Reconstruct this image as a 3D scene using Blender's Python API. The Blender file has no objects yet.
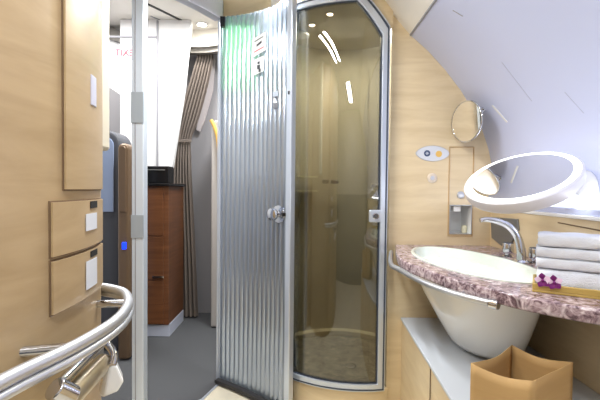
import bpy, bmesh, math, random
from mathutils import Vector, Matrix
random.seed(4)
S = bpy.context.scene
C = S.collection
H = 1.07            # eye height; shapes below are written with z relative to it
FPX = 400.0

# ------------------------------------------------------------------ camera
cam_d = bpy.data.cameras.new('camera'); cam = bpy.data.objects.new('camera', cam_d); C.objects.link(cam)
cam_d.sensor_width = 36; cam_d.lens = 24; cam_d.clip_start = 0.02
R3 = Matrix.Rotation(math.radians(88.5), 3, 'X') @ Matrix.Rotation(math.radians(0.6), 3, 'Z')
cam.matrix_world = Matrix.Translation((0, 0, H)) @ R3.to_4x4()
S.camera = cam

def ray(px, py):
    return R3 @ Vector(((px-300)/FPX, -(py-200)/FPX, -1))
def U(px, py, Y):
    """point of the place at distance Y in front of the lens (z relative to eye height)"""
    d = ray(px, py); return d * (Y / d.y)
def UZ(px, py, z):
    d = ray(px, py); return d * (z / d.z)
def UX(px, py, x):
    d = ray(px, py); return d * (x / d.x)

# ------------------------------------------------------------------ materials
def lin(c):
    c = c/255.0
    return c/12.92 if c <= 0.04045 else ((c+0.055)/1.055)**2.4
def col(r, g, b, a=1): return (lin(r), lin(g), lin(b), a)
def newmat(name):
    m = bpy.data.materials.new(name); m.use_nodes = True
    return m, m.node_tree.nodes, m.node_tree.links, m.node_tree.nodes['Principled BSDF']
def mat(name, c, rough=0.5, metal=0.0, spec=0.5, emis=0, bump=0, bscale=60, var=0, coat=0, sheen=0):
    m, n, l, b = newmat(name)
    b.inputs['Base Color'].default_value = col(*c)
    b.inputs['Roughness'].default_value = rough; b.inputs['Metallic'].default_value = metal
    b.inputs['Specular IOR Level'].default_value = spec
    b.inputs['Coat Weight'].default_value = coat; b.inputs['Coat Roughness'].default_value = .08
    if emis:
        b.inputs['Emission Color'].default_value = col(*c); b.inputs['Emission Strength'].default_value = emis
    tc = n.new('ShaderNodeTexCoord'); nz = n.new('ShaderNodeTexNoise'); nz.inputs['Scale'].default_value = bscale
    nz.inputs['Detail'].default_value = 5
    l.new(tc.outputs['Object'], nz.inputs['Vector'])
    if bump:
        bp = n.new('ShaderNodeBump'); bp.inputs['Strength'].default_value = bump; bp.inputs['Distance'].default_value = .003
        l.new(nz.outputs['Fac'], bp.inputs['Height']); l.new(bp.outputs['Normal'], b.inputs['Normal'])
    if var:
        mx = n.new('ShaderNodeMix'); mx.data_type = 'RGBA'
        mx.inputs[6].default_value = col(*[max(0, v*(1-var)) for v in c]); mx.inputs[7].default_value = col(*[min(255, v*(1+var)) for v in c])
        l.new(nz.outputs['Fac'], mx.inputs[0]); l.new(mx.outputs[2], b.inputs['Base Color'])
    return m
def wood(name, a, bcol, rough=0.35, sc=(1.3, 1.3, 9), coat=.3):
    m, n, l, b = newmat(name)
    b.inputs['Roughness'].default_value = rough
    b.inputs['Coat Weight'].default_value = coat; b.inputs['Coat Roughness'].default_value = .2
    g = n.new('ShaderNodeNewGeometry'); mp = n.new('ShaderNodeMapping'); mp.inputs['Scale'].default_value = sc
    l.new(g.outputs['Position'], mp.inputs['Vector'])
    nz = n.new('ShaderNodeTexNoise'); nz.inputs['Scale'].default_value = 2.2; nz.inputs['Detail'].default_value = 7; nz.inputs['Roughness'].default_value = .6
    nz.inputs['Distortion'].default_value = .6
    l.new(mp.outputs['Vector'], nz.inputs['Vector'])
    rp = n.new('ShaderNodeValToRGB'); rp.color_ramp.elements[0].position = .32; rp.color_ramp.elements[1].position = .7
    rp.color_ramp.elements[0].color = col(*a); rp.color_ramp.elements[1].color = col(*bcol)
    l.new(nz.outputs['Fac'], rp.inputs['Fac']); l.new(rp.outputs['Color'], b.inputs['Base Color'])
    return m
def marble(name):
    m, n, l, b = newmat(name)
    b.inputs['Roughness'].default_value = .12
    g = n.new('ShaderNodeNewGeometry')
    nz = n.new('ShaderNodeTexNoise'); nz.inputs['Scale'].default_value = 38; nz.inputs['Detail'].default_value = 8
    nz.inputs['Roughness'].default_value = .65; nz.inputs['Distortion'].default_value = 1.2
    l.new(g.outputs['Position'], nz.inputs['Vector'])
    rp = n.new('ShaderNodeValToRGB'); e = rp.color_ramp.elements
    e[0].position = .40; e[0].color = col(92, 72, 78); e[1].position = .68; e[1].color = col(226, 214, 214)
    k = e.new(.46); k.color = col(138, 116, 122); k = e.new(.55); k.color = col(176, 156, 160)
    l.new(nz.outputs['Fac'], rp.inputs['Fac'])
    vo = n.new('ShaderNodeTexVoronoi'); vo.feature = 'DISTANCE_TO_EDGE'; vo.inputs['Scale'].default_value = 12
    nv = n.new('ShaderNodeTexNoise'); nv.inputs['Scale'].default_value = 9; ad = n.new('ShaderNodeVectorMath'); ad.operation = 'MULTIPLY_ADD'
    l.new(g.outputs['Position'], nv.inputs['Vector']); ad.inputs[1].default_value = (.12, .12, .12)
    l.new(nv.outputs['Color'], ad.inputs[0]); l.new(g.outputs['Position'], ad.inputs[2]); l.new(ad.outputs[0], vo.inputs['Vector'])
    mr = n.new('ShaderNodeMapRange'); mr.inputs['From Max'].default_value = .05; mr.inputs['To Min'].default_value = .4; mr.inputs['To Max'].default_value = 0
    l.new(vo.outputs['Distance'], mr.inputs['Value'])
    mx = n.new('ShaderNodeMix'); mx.data_type = 'RGBA'; mx.inputs[7].default_value = col(225, 212, 214)
    l.new(mr.outputs['Result'], mx.inputs[0]); l.new(rp.outputs['Color'], mx.inputs[6]); l.new(mx.outputs[2], b.inputs['Base Color'])
    return m
def paneglass(name, tint, gloss=(1, 1, 1), ior=1.5, rough=.01, add=0.0):
    m, n, l, b = newmat(name); n.remove(b)
    out = n['Material Output']
    t = n.new('ShaderNodeBsdfTransparent'); t.inputs['Color'].default_value = (*tint, 1)
    g = n.new('ShaderNodeBsdfGlossy'); g.inputs['Roughness'].default_value = rough; g.inputs['Color'].default_value = (*gloss, 1)
    f = n.new('ShaderNodeFresnel'); f.inputs['IOR'].default_value = ior
    ma = n.new('ShaderNodeMath'); ma.operation = 'ADD'; ma.use_clamp = True; ma.inputs[1].default_value = add
    l.new(f.outputs[0], ma.inputs[0])
    mx = n.new('ShaderNodeMixShader'); l.new(ma.outputs[0], mx.inputs[0]); l.new(t.outputs[0], mx.inputs[1]); l.new(g.outputs[0], mx.inputs[2])
    l.new(mx.outputs[0], out.inputs['Surface'])
    return m
def flutedglass(name):
    m, n, l, b = newmat(name); n.remove(b)
    out = n['Material Output']
    t = n.new('ShaderNodeBsdfRefraction'); t.inputs['Color'].default_value = (.78, .86, .96, 1); t.inputs['Roughness'].default_value = .2; t.inputs['IOR'].default_value = 1.15
    d = n.new('ShaderNodeBsdfTranslucent'); d.inputs['Color'].default_value = (.85, .9, .92, 1)
    g = n.new('ShaderNodeBsdfGlossy'); g.inputs['Roughness'].default_value = .16; g.inputs['Color'].default_value = (.70, .79, .95, 1)
    m1 = n.new('ShaderNodeMixShader'); m1.inputs[0].default_value = .36
    l.new(t.outputs[0], m1.inputs[1]); l.new(d.outputs[0], m1.inputs[2])
    m2 = n.new('ShaderNodeMixShader'); m2.inputs[0].default_value = .42
    l.new(m1.outputs[0], m2.inputs[1]); l.new(g.outputs[0], m2.inputs[2])
    df = n.new('ShaderNodeBsdfDiffuse'); df.inputs['Color'].default_value = (.84, .88, .92, 1)
    m3 = n.new('ShaderNodeMixShader'); m3.inputs[0].default_value = .05
    l.new(m2.outputs[0], m3.inputs[1]); l.new(df.outputs[0], m3.inputs[2])
    l.new(m3.outputs[0], out.inputs['Surface'])
    return m

M = dict(
    maple=wood('pale_maple', (213, 191, 152), (230, 211, 174)),
    cabwood=wood('golden_maple', (170, 145, 108), (188, 163, 126), coat=.12),
    walnut=wood('brown_veneer', (98, 60, 36), (126, 80, 50), rough=.3, sc=(1, 1, 14)),
    edgewood=mat('wood_edge', (196, 160, 110), .4),
    seam=mat('seam_shadow_gap', (112, 90, 66), .7),
    lavender=mat('lavender_wall_laminate', (198, 205, 234), .35, bump=.05, bscale=8, coat=.2),
    cream=mat('cream_ceiling_laminate', (236, 232, 224), .5),
    greyseam=mat('grey_seam', (150, 150, 156), .5),
    softseam=mat('pale_groove', (176, 180, 204), .5),
    creamfloor=mat('cream_floor_vinyl', (220, 212, 190), .4, var=.05, bscale=12),
    carpet=mat('dark_grey_carpet', (74, 75, 77), .95, bump=.6, bscale=400, var=.25),
    white=mat('white_gelcoat', (240, 240, 238), .18, coat=.4),
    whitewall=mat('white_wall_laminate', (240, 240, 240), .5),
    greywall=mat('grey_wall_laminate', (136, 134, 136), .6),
    soffit=mat('blue_grey_soffit', (206, 211, 226), .4),
    darkband=mat('taupe_bulkhead', (118, 114, 108), .6),  # taupe tone of the bulkhead and the band left of the post
    alu=mat('satin_aluminium', (206, 214, 226), .32, metal=.6),
    post=mat('pale_anodised_post', (205, 214, 224), .35, metal=.25),
    postgrey=mat('grey_hinge_sleeve', (165, 174, 182), .35, metal=.3),
    chrome=mat('chrome', (206, 208, 214), .07, metal=1),
    brushed=mat('brushed_steel', (206, 208, 212), .38, metal=.85, bump=.1, bscale=300),
    mirror=mat('mirror_silver', (245, 245, 245), .01, metal=1),
    rubber=mat('dark_gasket', (58, 68, 84), .5),
    black=mat('black_plastic', (16, 16, 18), .25),
    blackhole=mat('black_recess', (8, 8, 8), .8),
    marble=marble('pink_brown_marble'),
    bench=mat('grey_bench_laminate', (196, 202, 210), .45, bump=.05),
    basin=mat('white_porcelain', (244, 244, 240), .12, coat=.5),
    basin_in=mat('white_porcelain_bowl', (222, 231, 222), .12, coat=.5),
    towel=mat('white_terry', (236, 241, 250), .95, bump=.9, bscale=420),
    gold=mat('gold_lacquer', (190, 162, 88), .4, metal=.1),
    kraft=wood('kraft_paper', (176, 142, 92), (188, 154, 104), rough=.8, coat=0),
    orchid=mat('purple_orchid', (112, 22, 104), .6, var=.3, bscale=120),
    orchidw=mat('pale_orchid', (240, 214, 236), .6),
    leaf=mat('green_leaf', (60, 100, 50), .5),
    stall=mat('olive_shower_wall', (180, 175, 158), .6, var=.03, bscale=3),
    tray=wood('pebbled_tray', (52, 48, 36), (176, 170, 150), rough=.3, sc=(9, 9, 9)),
    trayrim=mat('cream_tray_rim', (225, 220, 190), .3),
    lit=mat('led_white', (255, 253, 248), .5, emis=1.3),
    lamp=mat('downlight_glass', (255, 246, 230), .5, emis=14),
    green=mat('added_green_glow', (160, 255, 150), .5, emis=2.2),
    blueled=mat('blue_led', (20, 60, 255), .5, emis=1.5),
    tint=paneglass('bronze_tinted_glass', (.60, .58, .50), ior=1.45, add=.05),
    clear=paneglass('clear_acrylic', (.92, .95, .95), ior=1.5, add=.1),
    fluted=flutedglass('fluted_glass'),
    curtain=mat('taupe_curtain', (120, 109, 101), .85, bump=.2, bscale=200),
    sticker=mat('white_sticker', (214, 218, 226), .4),
    ink=mat('dark_ink', (50, 54, 60), .6), redink=mat('red_ink', (214, 70, 80), .6),
    blueink=mat('blue_dot', (70, 84, 120), .5), amber=mat('amber_dot', (228, 186, 100), .5),
    plate=mat('grey_plate', (124, 124, 122), .35, metal=.3),
    shellblue=mat('blue_grey_shell', (150, 166, 196), .2, coat=.5),
    shellbrown=mat('bronze_shell', (120, 98, 76), .35, metal=.3),
    darkwall=mat('dark_grey_panel', (78, 80, 86), .6),
    seatfab=mat('beige_seat_fabric', (176, 170, 164), .9, bump=.2),
    goldtrim=mat('gold_piping', (206, 164, 80), .5),
    dark=mat('dark_vent', (40, 38, 38), .6),
)

# ------------------------------------------------------------------ builders
def meta(o, label=None, cat=None, group=None, kind=None):
    if label: o['label'] = label
    if cat: o['category'] = cat
    if group: o['group'] = group
    if kind: o['kind'] = kind
    return o
def thing(name, loc, label, cat, group=None):
    o = bpy.data.objects.new(name, None); C.objects.link(o); o.empty_display_size = .05
    o.location = (loc[0], loc[1], loc[2] + H)
    o['wl'] = list(o.location); del o['wl']
    return meta(o, label, cat, group)
def mk(name, verts, faces, m, parent=None, smooth=False, bevel=0, seg=2, mats=None, fm=None):
    vs = [Vector(v) for v in verts]
    lo = [min(v[i] for v in vs) for i in range(3)]; hi = [max(v[i] for v in vs) for i in range(3)]
    o0 = Vector(((lo[0]+hi[0])/2, (lo[1]+hi[1])/2, lo[2]))
    me = bpy.data.meshes.new(name); me.from_pydata([v-o0 for v in vs], [], faces)
    bm = bmesh.new(); bm.from_mesh(me); bmesh.ops.recalc_face_normals(bm, faces=bm.faces); bm.to_mesh(me); bm.free()
    for k in (mats or [m]): me.materials.append(k)
    if fm:
        for p, i in zip(me.polygons, fm): p.material_index = i
    if smooth:
        me.shade_smooth()
        try: me.set_sharp_from_angle(angle=math.radians(40))
        except Exception: pass
    o = bpy.data.objects.new(name, me); C.objects.link(o)
    w = o0 + Vector((0, 0, H))
    if parent:
        o.parent = parent
        pl = Vector(parent.location)
        if parent.parent: pl = pl + parent.parent.location
        o.location = w - pl
    else: o.location = w
    if bevel:
        md = o.modifiers.new('bevel', 'BEVEL'); md.width = bevel; md.segments = seg; md.limit_method = 'ANGLE'
        md.harden_normals = False
    return o
class B:
    def __init__(s): s.v = []; s.f = []
    def add(s, v, f):
        k = len(s.v); s.v += [Vector(x) for x in v]; s.f += [[i+k for i in q] for q in f]; return s
    def box(s, a, b, rot=None, piv=None):
        (x0, y0, z0), (x1, y1, z1) = a, b
        v = [Vector(p) for p in ((x0,y0,z0),(x1,y0,z0),(x1,y1,z0),(x0,y1,z0),(x0,y0,z1),(x1,y0,z1),(x1,y1,z1),(x0,y1,z1))]
        if rot is not None:
            piv = Vector(piv or ((x0+x1)/2, (y0+y1)/2, (z0+z1)/2)); v = [piv + rot @ (p-piv) for p in v]
        return s.add(v, [(0,3,2,1),(4,5,6,7),(0,1,5,4),(1,2,6,5),(2,3,7,6),(3,0,4,7)])
    def prism(s, pts, d):
        """closed polygon pts extruded by vector d"""
        n = len(pts); d = Vector(d); P = [Vector(p) for p in pts]
        return s.add(P + [p+d for p in P], [list(range(n))[::-1], list(range(n, 2*n))] + [(i, (i+1) % n, n+(i+1) % n, n+i) for i in range(n)])
    def tube(s, pts, r, n=14, cap=True):
        P = [Vector(p) for p in pts]; k0 = len(s.v); up = None
        for i, p in enumerate(P):
            t = (P[min(i+1, len(P)-1)] - P[max(i-1, 0)]).normalized()
            if up is None:
                up = t.orthogonal().normalized()
            up = (up - t*up.dot(t)).normalized(); sd = t.cross(up)
            rr = r[i] if isinstance(r, (list, tuple)) else r
            for j in range(n):
                a = 2*math.pi*j/n; s.v.append(p + (up*math.cos(a) + sd*math.sin(a))*rr)
        for i in range(len(P)-1):
            for j in range(n):
                a = k0+i*n+j; b = k0+i*n+(j+1) % n; s.f.append([a, b, b+n, a+n])
        if cap:
            s.f.append([k0+j for j in range(n)][::-1]); s.f.append([k0+(len(P)-1)*n+j for j in range(n)])
        return s
    def loft(s, rings, cap0=False, cap1=False, closed=True):
        k0 = len(s.v); n = len(rings[0])
        for r in rings: s.v += [Vector(p) for p in r]
        for i in range(len(rings)-1):
            for j in range(n if closed else n-1):
                a = k0+i*n+j; b = k0+i*n+(j+1) % n; s.f.append([a, b, b+n, a+n])
        if cap0: s.f.append([k0+j for j in range(n)][::-1])
        if cap1: s.f.append([k0+(len(rings)-1)*n+j for j in range(n)])
        return s
    def lathe(s, prof, c, axis=(0, 0, 1), n=28):
        c = Vector(c); q = Vector((0, 0, 1)).rotation_difference(Vector(axis).normalized())
        return s.loft([[c + q @ Vector((r*math.cos(2*math.pi*j/n), r*math.sin(2*math.pi*j/n), h)) for j in range(n)] for r, h in prof], True, True)
    def go(s, name, m, parent=None, smooth=False, bevel=0, seg=2): return mk(name, s.v, s.f, m, parent, smooth, bevel, seg)

def smooth_path(P, k=6):
    P = [Vector(p) for p in P]; out = []
    for i in range(len(P)-1):
        a = P[max(i-1, 0)]; b = P[i]; c = P[i+1]; d = P[min(i+2, len(P)-1)]
        for j in range(k):
            t = j/k
            out.append(0.5*((2*b) + (c-a)*t + (2*a-5*b+4*c-d)*t*t + (3*b-a-3*c+d)*t**3))
    out.append(P[-1]); return out
def plan_sheet(plan, z0, z1, th, off=0):
    """ribbon following a plan curve, thickness th to the left of travel, z may be functions of index fraction"""
    P = [Vector((p[0], p[1], 0)) for p in plan]; n = len(P); N = []
    for i in range(n):
        t = (P[min(i+1, n-1)]-P[max(i-1, 0)]).normalized(); N.append(Vector((-t.y, t.x, 0)))
    f0 = z0 if callable(z0) else (lambda u: z0); f1 = z1 if callable(z1) else (lambda u: z1)
    b = B(); rings = []
    for i in range(n):
        u = i/(n-1); a = P[i]+N[i]*off; c = a+N[i]*th
        rings.append([(a.x, a.y, f0(u)), (c.x, c.y, f0(u)), (c.x, c.y, f1(u)), (a.x, a.y, f1(u))])
    return b.loft(rings, True, True)
def arc(c, r, a0, a1, n):
    return [(c[0]+r*math.cos(math.radians(a0+(a1-a0)*i/n)), c[1]+r*math.sin(math.radians(a0+(a1-a0)*i/n))) for i in range(n+1)]
def filled(outlines, h, bev, res=3):
    """2D outlines (first outer, then holes) -> extruded bevelled plate, local z 0..h; returns verts, faces"""
    cu = bpy.data.curves.new('t', 'CURVE'); cu.dimensions = '2D'; cu.fill_mode = 'BOTH'
    cu.extrude = max(h/2-bev, 0); cu.bevel_depth = bev; cu.bevel_resolution = res
    cu.offset = -bev
    for ol in outlines:
        sp = cu.splines.new('POLY'); sp.points.add(len(ol)-1); sp.use_cyclic_u = True
        for p, q in zip(sp.points, ol): p.co = (q[0], q[1], 0, 1)
    o = bpy.data.objects.new('t', cu); me = bpy.data.meshes.new_from_object(o)
    v = [Vector((p.co.x, p.co.y, p.co.z+h/2)) for p in me.vertices]; f = [list(p.vertices) for p in me.polygons]
    bpy.data.objects.remove(o); bpy.data.curves.remove(cu); bpy.data.meshes.remove(me)
    return v, f
def text_mesh(s, size, depth=.0006):
    cu = bpy.data.curves.new('t', 'FONT'); cu.body = s; cu.size = size; cu.extrude = depth; cu.align_x = 'CENTER'; cu.align_y = 'CENTER'
    o = bpy.data.objects.new('t', cu); me = bpy.data.meshes.new_from_object(o)
    v = [p.co.copy() for p in me.vertices]; f = [list(p.vertices) for p in me.polygons]
    bpy.data.objects.remove(o); bpy.data.curves.remove(cu); bpy.data.meshes.remove(me)
    return v, f
def struct(o): o['kind'] = 'structure'; return o

# ------------------------------------------------------------------ key plan numbers
YW = 1.85          # wash wall plane
XS = .885          # side wall plane
FL = -1.07         # floor
CE = .90           # bathroom ceiling
prof = [(XS, -.072), (.888, .03), (.885, .12), (.865, .20), (.835, .285), (.79, .375), (.735, .46), (.66, .555), (.58, .64), (.497, .712)]
cprof = [(.497, .712), (.36, .865), (.32, CE)]

# ---- floors
struct(B().prism([(-.43, 2.20, FL), (-.49, 2.0, FL), (-.62, 1.86, FL), (-.74, 1.78, FL), (-1.0, 1.3, FL), (-1.0, -.9, FL), (.885, -.9, FL), (.885, 1.89, FL), (.40, 1.89, FL), (.2, 1.83, FL), (-.2, 2.2, FL)][::-1], (0, 0, -.04)).go('floor', M['creamfloor']))
struct(B().box((-2.6, 1.2, FL-.06), (.9, 4.2, FL-.041)).go('floor_cabin', M['carpet']))
struct(B().prism([(-.432, 2.2, FL-.041), (-.492, 2.0, FL-.041), (-.622, 1.86, FL-.041), (-.742, 1.78, FL-.041), (-1.002, 1.3, FL-.041), (-2.6, 1.3, FL-.041), (-2.6, 4.2, FL-.041), (.9, 4.2, FL-.041), (.9, 2.9, FL-.041), (-.2, 2.9, FL-.041), (-.2, 2.2, FL-.041)][::-1], (0, 0, .038)).go('floor_cabin', M['carpet']))
# dark threshold strip under the door swing
struct(plan_sheet([(-.43, 2.20), (-.49, 2.0), (-.62, 1.86), (-.74, 1.78)], FL-.002, FL+.006, .012).go('trim_1', M['alu'], bevel=.002))

# ---- side wall (lower wood, upper lavender slope, cream ceiling bevel)
b = B(); b.box((XS, -.9, FL), (XS+.03, YW, -.085)); struct(b.go('wall_right', M['maple']))
b = B(); b.box((XS-.006, -.9, -.085), (XS+.03, YW-.001, -.072)); struct(b.go('trim_2', M['white'], bevel=.003))
b = B(); pp = smooth_path([(x, 0, z) for x, z in prof], 4)
b.loft([[(p.x, -.9, p.z), (p.x, YW, p.z), (p.x+.03, YW, p.z+.02), (p.x+.03, -.9, p.z+.02)] for p in pp], True, True)
struct(b.go('wall_right_slope', M['lavender'], smooth=True))
b = B(); b.loft([[(x, -.9, z), (x, YW+.03, z), (x+.02, YW+.03, z+.02), (x+.02, -.9, z+.02)] for x, z in cprof], True, True)
struct(b.go('ceiling_bevel', M['cream']))
struct(B().box((.494, -.9, .708), (.502, YW, .716)).go('trim_3', M['greyseam']))
struct(B().box((-1.0, -.9, CE), (.35, 1.80, CE+.04)).go('ceiling', M['cream']))
struct(B().box((-1.0, -.94, -.05), (.92, -.9, CE+.04)).go('wall_rear', mat('warm_grey_rear_wall', (188, 184, 176), .6)))
struct(B().box((-1.0, -.94, FL), (.92, -.895, -.05)).go('wall_rear_lower', mat('slate_rear_panel', (104, 106, 112), .6)))
struct(B().box((-1.04, -.9, FL), (-1.0, 1.25, CE+.04)).go('wall_left', M['cabwood']))

# ---- wash wall with dispenser niche cut in
h0 = U(449, 234, YW); h1 = U(472, 205, YW)
def ztop(x):
    P = sorted([(p[0], p[1]) for p in prof if p[1] > .12] + cprof)
    for (x0, z0), (x1, z1) in zip(P, P[1:]):
        if x0 <= x <= x1: return z0+(z1-z0)*(x-x0)/(x1-x0)
    return CE if x < P[0][0] else .12
def topline(a, c):
    xs = [a] + sorted([p[0] for p in prof+cprof if a < p[0] < c and p[1] >= .12]) + [c]
    return [(x, YW, ztop(x)) for x in xs]
b = B(); WX0 = .412
b.prism([(WX0, YW, FL), (h0.x, YW, FL)] + topline(WX0, h0.x)[::-1], (0, .05, 0))
b.prism([(h0.x, YW, FL), (h1.x, YW, FL), (h1.x, YW, h0.z), (h0.x, YW, h0.z)], (0, .05, 0))
b.prism([(h0.x, YW, h1.z), (h1.x, YW, h1.z)] + topline(h0.x, h1.x)[::-1], (0, .05, 0))
b.prism([(h1.x, YW, FL), (.885, YW, FL)] + [(.885, YW, .12)] + topline(h1.x, .884)[::-1], (0, .05, 0))
b.box((h0.x-.03, YW+.13, h0.z-.03), (h1.x+.03, YW+.14, h1.z+.03))
struct(b.go('wall_back', M['maple']))

# ---- shower surround: wall around the curved glazing
sc_c, sc_r = (.29, 2.30), .49
A_R, A_L = math.degrees(math.atan2(1.825-2.30, .39-.29)), -158.0     # angles of right and left ends
def spt(a, dr=0): return (sc_c[0]+(sc_r+dr)*math.cos(math.radians(a)), sc_c[1]+(sc_r+dr)*math.sin(math.radians(a)))
# glazing outline in (angle, z):  bottom left -> bottom right -> up -> chamfer -> top
ZB = -.915; ZT = .875; ZC = .735; A_C = -92.0
N = 40
angs = [A_L+(A_R-A_L)*i/N for i in range(N+1)]       # left to right
def top_at(a, inset=0):
    """height of the arched top at angle a"""
    t = ZT-inset
    if a > A_C:
        u = (a-A_C)/(A_R-A_C); t = ZT-(ZT-ZC)*u**1.15-inset*1.2
    return t
def band(off_o, off_i, dr0, dr1, side=None):
    """frame strip between two insets of the arched outline, mapped on the curve"""
    def outline(ins):
        da = math.degrees(ins/sc_r)
        aL, aR = A_L+da, A_R-da
        L = []
        K = 44
        for i in range(K+1): L.append((aL+(aR-aL)*i/K, ZB+ins))                # bottom
        tz = top_at(A_R)-ins*1.3
        for i in range(1, 9): L.append((aR, ZB+ins+(tz-ZB-ins)*i/8))          # right side
        for i in range(1, K+1):
            a = aR+(aL-aR)*i/K; a0 = A_R+(A_L-A_R)*i/K
            L.append((a, top_at(a0, ins)))                                     # top
        for i in range(1, 8): L.append((aL, (ZT-ins)+(ZB+ins-ZT+ins)*i/8))
        return L
    o, i_ = outline(off_o), outline(off_i)
    rings = []
    for (a, z), (c, y) in zip(o, i_):
        p0 = spt(a, dr0); p1 = spt(c, dr0); p2 = spt(c, dr1); p3 = spt(a, dr1)
        rings.append([(p0[0], p0[1], z), (p1[0], p1[1], y), (p2[0], p2[1], y), (p3[0], p3[1], z)])
    rings.append(rings[0])
    return B().loft(rings)
# base, header, chamfer corner
def strip(zlo, zhi, dr0, dr1, angs):
    r = []
    for a in angs:
        p0 = spt(a, dr0); p1 = spt(a, dr1)
        r.append([(p0[0], p0[1], zlo(a)), (p1[0], p1[1], zlo(a)), (p1[0], p1[1], zhi(a)), (p0[0], p0[1], zhi(a))])
    return B().loft(r, True, True)
angx = [A_L+(A_R+2.6-A_L)*i/N for i in range(N+1)]
b = strip(lambda a: FL, lambda a: ZB, -.04, .0, angx)
k = strip(lambda a: top_at(min(a, A_R)), lambda a: CE+.04, -.04, .0, angx); b.add(k.v, k.f)
struct(b.go('wall_shower', M['maple'], smooth=False))
# wall from stall to the hinge, behind the open door
sl = spt(A_L)
struct(B().prism([(sl[0], sl[1], .90), (-.45, 2.23, .90), (-.45, 2.27, .90), (sl[0], sl[1]+.04, .90)], (0, 0, .2)).go('wall_header', M['maple']))

# shower enclosure
sh = thing('shower_enclosure', (.24, 2.2, FL), 'walk-in shower behind arched curved bronze-tinted glass in an aluminium frame', 'shower')
band(0, .034, .0, .022).go('frame', M['alu'], sh, bevel=.003)
band(.006, .012, .022, .024).go('outer_gasket', M['rubber'], sh)
band(.031, .038, -.006, .014).go('inner_gasket', M['rubber'], sh)
ga = [A_L+2+(A_R-A_L-6)*i/N for i in range(N+1)]
def gtop(a): return top_at(a-0 if a < A_C else min(A_R, a+2), .030)
strip(lambda a: ZB+.03, gtop, .002, .010, ga).go('glass_panel', M['tint'], sh, smooth=True)
stc, str_ = (.24, 2.2), .40
a0 = -42.5; a1 = math.degrees(math.atan2(sl[1]-2.2, sl[0]-.24))
a1 = a1 % 360
back = [(.415, 1.93)] + [(stc[0]+str_*math.cos(math.radians(a)), stc[1]+str_*math.sin(math.radians(a))) for a in [a0+(a1-a0)*i/48 for i in range(49)]]
plan_sheet(back, FL, CE, .02, -.02).go('stall_wall', M['stall'], sh, smooth=True)
circ = [(stc[0]+.375*math.cos(2*math.pi*i/48), stc[1]+.375*math.sin(2*math.pi*i/48)) for i in range(48)]
B().prism([(x, y, -.965) for x, y in circ], (0, 0, .02)).go('tray', M['tray'], sh)
bb = B(); bb.loft([[(stc[0]+r*math.cos(2*math.pi*i/64), stc[1]+r*math.sin(2*math.pi*i/64), z) for i in range(1, 30)] for r, z in ((.378, -.945), (.372, -.915), (.385, -.905), (.398, -.905))], closed=False)
bb.go('tray_rim', M['trayrim'], sh, smooth=True)
B().lathe([(.03, 0), (.03, .004), (.026, .006)], (.28, 2.12, -.944)).go('drain', M['chrome'], sh)
B().prism([(x, y, CE-.012) for x, y in circ], (0, 0, .01)).go('stall_ceiling', M['stall'], sh)
# curved shelves on the left of the stall
for zz in (.075, -.012):
    sp = [(stc[0]+.37*math.cos(math.radians(a)), stc[1]+.37*math.sin(math.radians(a))) for a in range(112, 176, 4)]
    si = [(stc[0]+.30*math.cos(math.radians(a)), stc[1]+.30*math.sin(math.radians(a))) for a in range(172, 112, -4)]
    B().prism([(x, y, zz) for x, y in sp+si], (0, 0, .008)).go('shelf', M['trayrim'], sh)
# wall panel joints, mixer and handset rail
for a in (62, 98):
    x, y = stc[0]+.378*math.cos(math.radians(a)), stc[1]+.378*math.sin(math.radians(a))
    B().tube([(x, y, -.9), (x, y, .85)], .002, 8).go('wall_joint', M['stall'], sh)
mx_ = U(330, 182, 2.5); B().box((mx_.x-.05, 2.50, mx_.z-.01), (mx_.x-.008, 2.53, mx_.z+.012)).go('mixer_button', M['chrome'], sh, bevel=.003)
B().box((mx_.x+.002, 2.50, mx_.z-.01), (mx_.x+.055, 2.53, mx_.z+.012)).go('mixer_button', M['chrome'], sh, bevel=.003)
# shower head on the left, high
hp = U(302, 36, 2.25)
B().lathe([(.012, .03), (.03, .012), (.042, .004), (.042, 0), (.036, -.003)], hp).go('shower_head', M['brushed'], sh, smooth=True)
B().tube(smooth_path([hp+Vector((0, 0, .02)), hp+Vector((-.02, .05, .06)), hp+Vector((-.06, .16, .05))]), .009).go('shower_arm', M['brushed'], sh, smooth=True)
# lock plate on the glass right edge
lp = U(375, 216, 1.80); 
lk = B().box((lp.x-.028, lp.y-.012, lp.z-.028), (lp.x+.026, lp.y+.004, lp.z+.028)).go('glass_lock', M['alu'], sh, bevel=.006)
B().lathe([(.014, 0), (.014, .01), (.011, .013)], (lp.x, lp.y-.012, lp.z), (0, -1, 0)).go('turn_knob', M['chrome'], lk, smooth=True)
# small bright plate at the right inside
q = U(376, 186, 2.02); B().box((q.x-.022, 2.02, q.z-.01), (q.x+.02, 2.04, q.z+.012)).go('soap_clip', M['trayrim'], sh, bevel=.004)

# stall downlights
def downlight(x, y, z, r, label, group=None, power=0, colr=(1, .95, .88)):
    t = thing('downlight', (x, y, z), label, 'ceiling light', group)
    B().lathe([(r, 0), (r*1.25, -.002), (r*1.25, -.006), (r, -.007), (r, -.004)], (x, y, z)).go('bezel', M['chrome'], t, smooth=True)
    B().lathe([(r*.98, -.004), (r*.98, -.0065)], (x, y, z)).go('lens', M['lamp'], t)
    if power:
        L = bpy.data.lights.new('downlight_beam', 'SPOT'); L.energy = power; L.color = colr; L.spot_size = math.radians(150); L.spot_blend = 1; L.shadow_soft_size = r
        lo = bpy.data.objects.new('downlight_beam', L); C.objects.link(lo); lo.location = (x, y, z+H-.02)
for px, py, which in ((312, 24, 'left'), (330, 13, 'right')):
    d = ray(px, py); p = d*((CE-.012)/d.z)
    downlight(p.x, p.y, CE-.012, .016, which + 'hand of the two small ceiling spots inside the tinted shower', None, 5)

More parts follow.
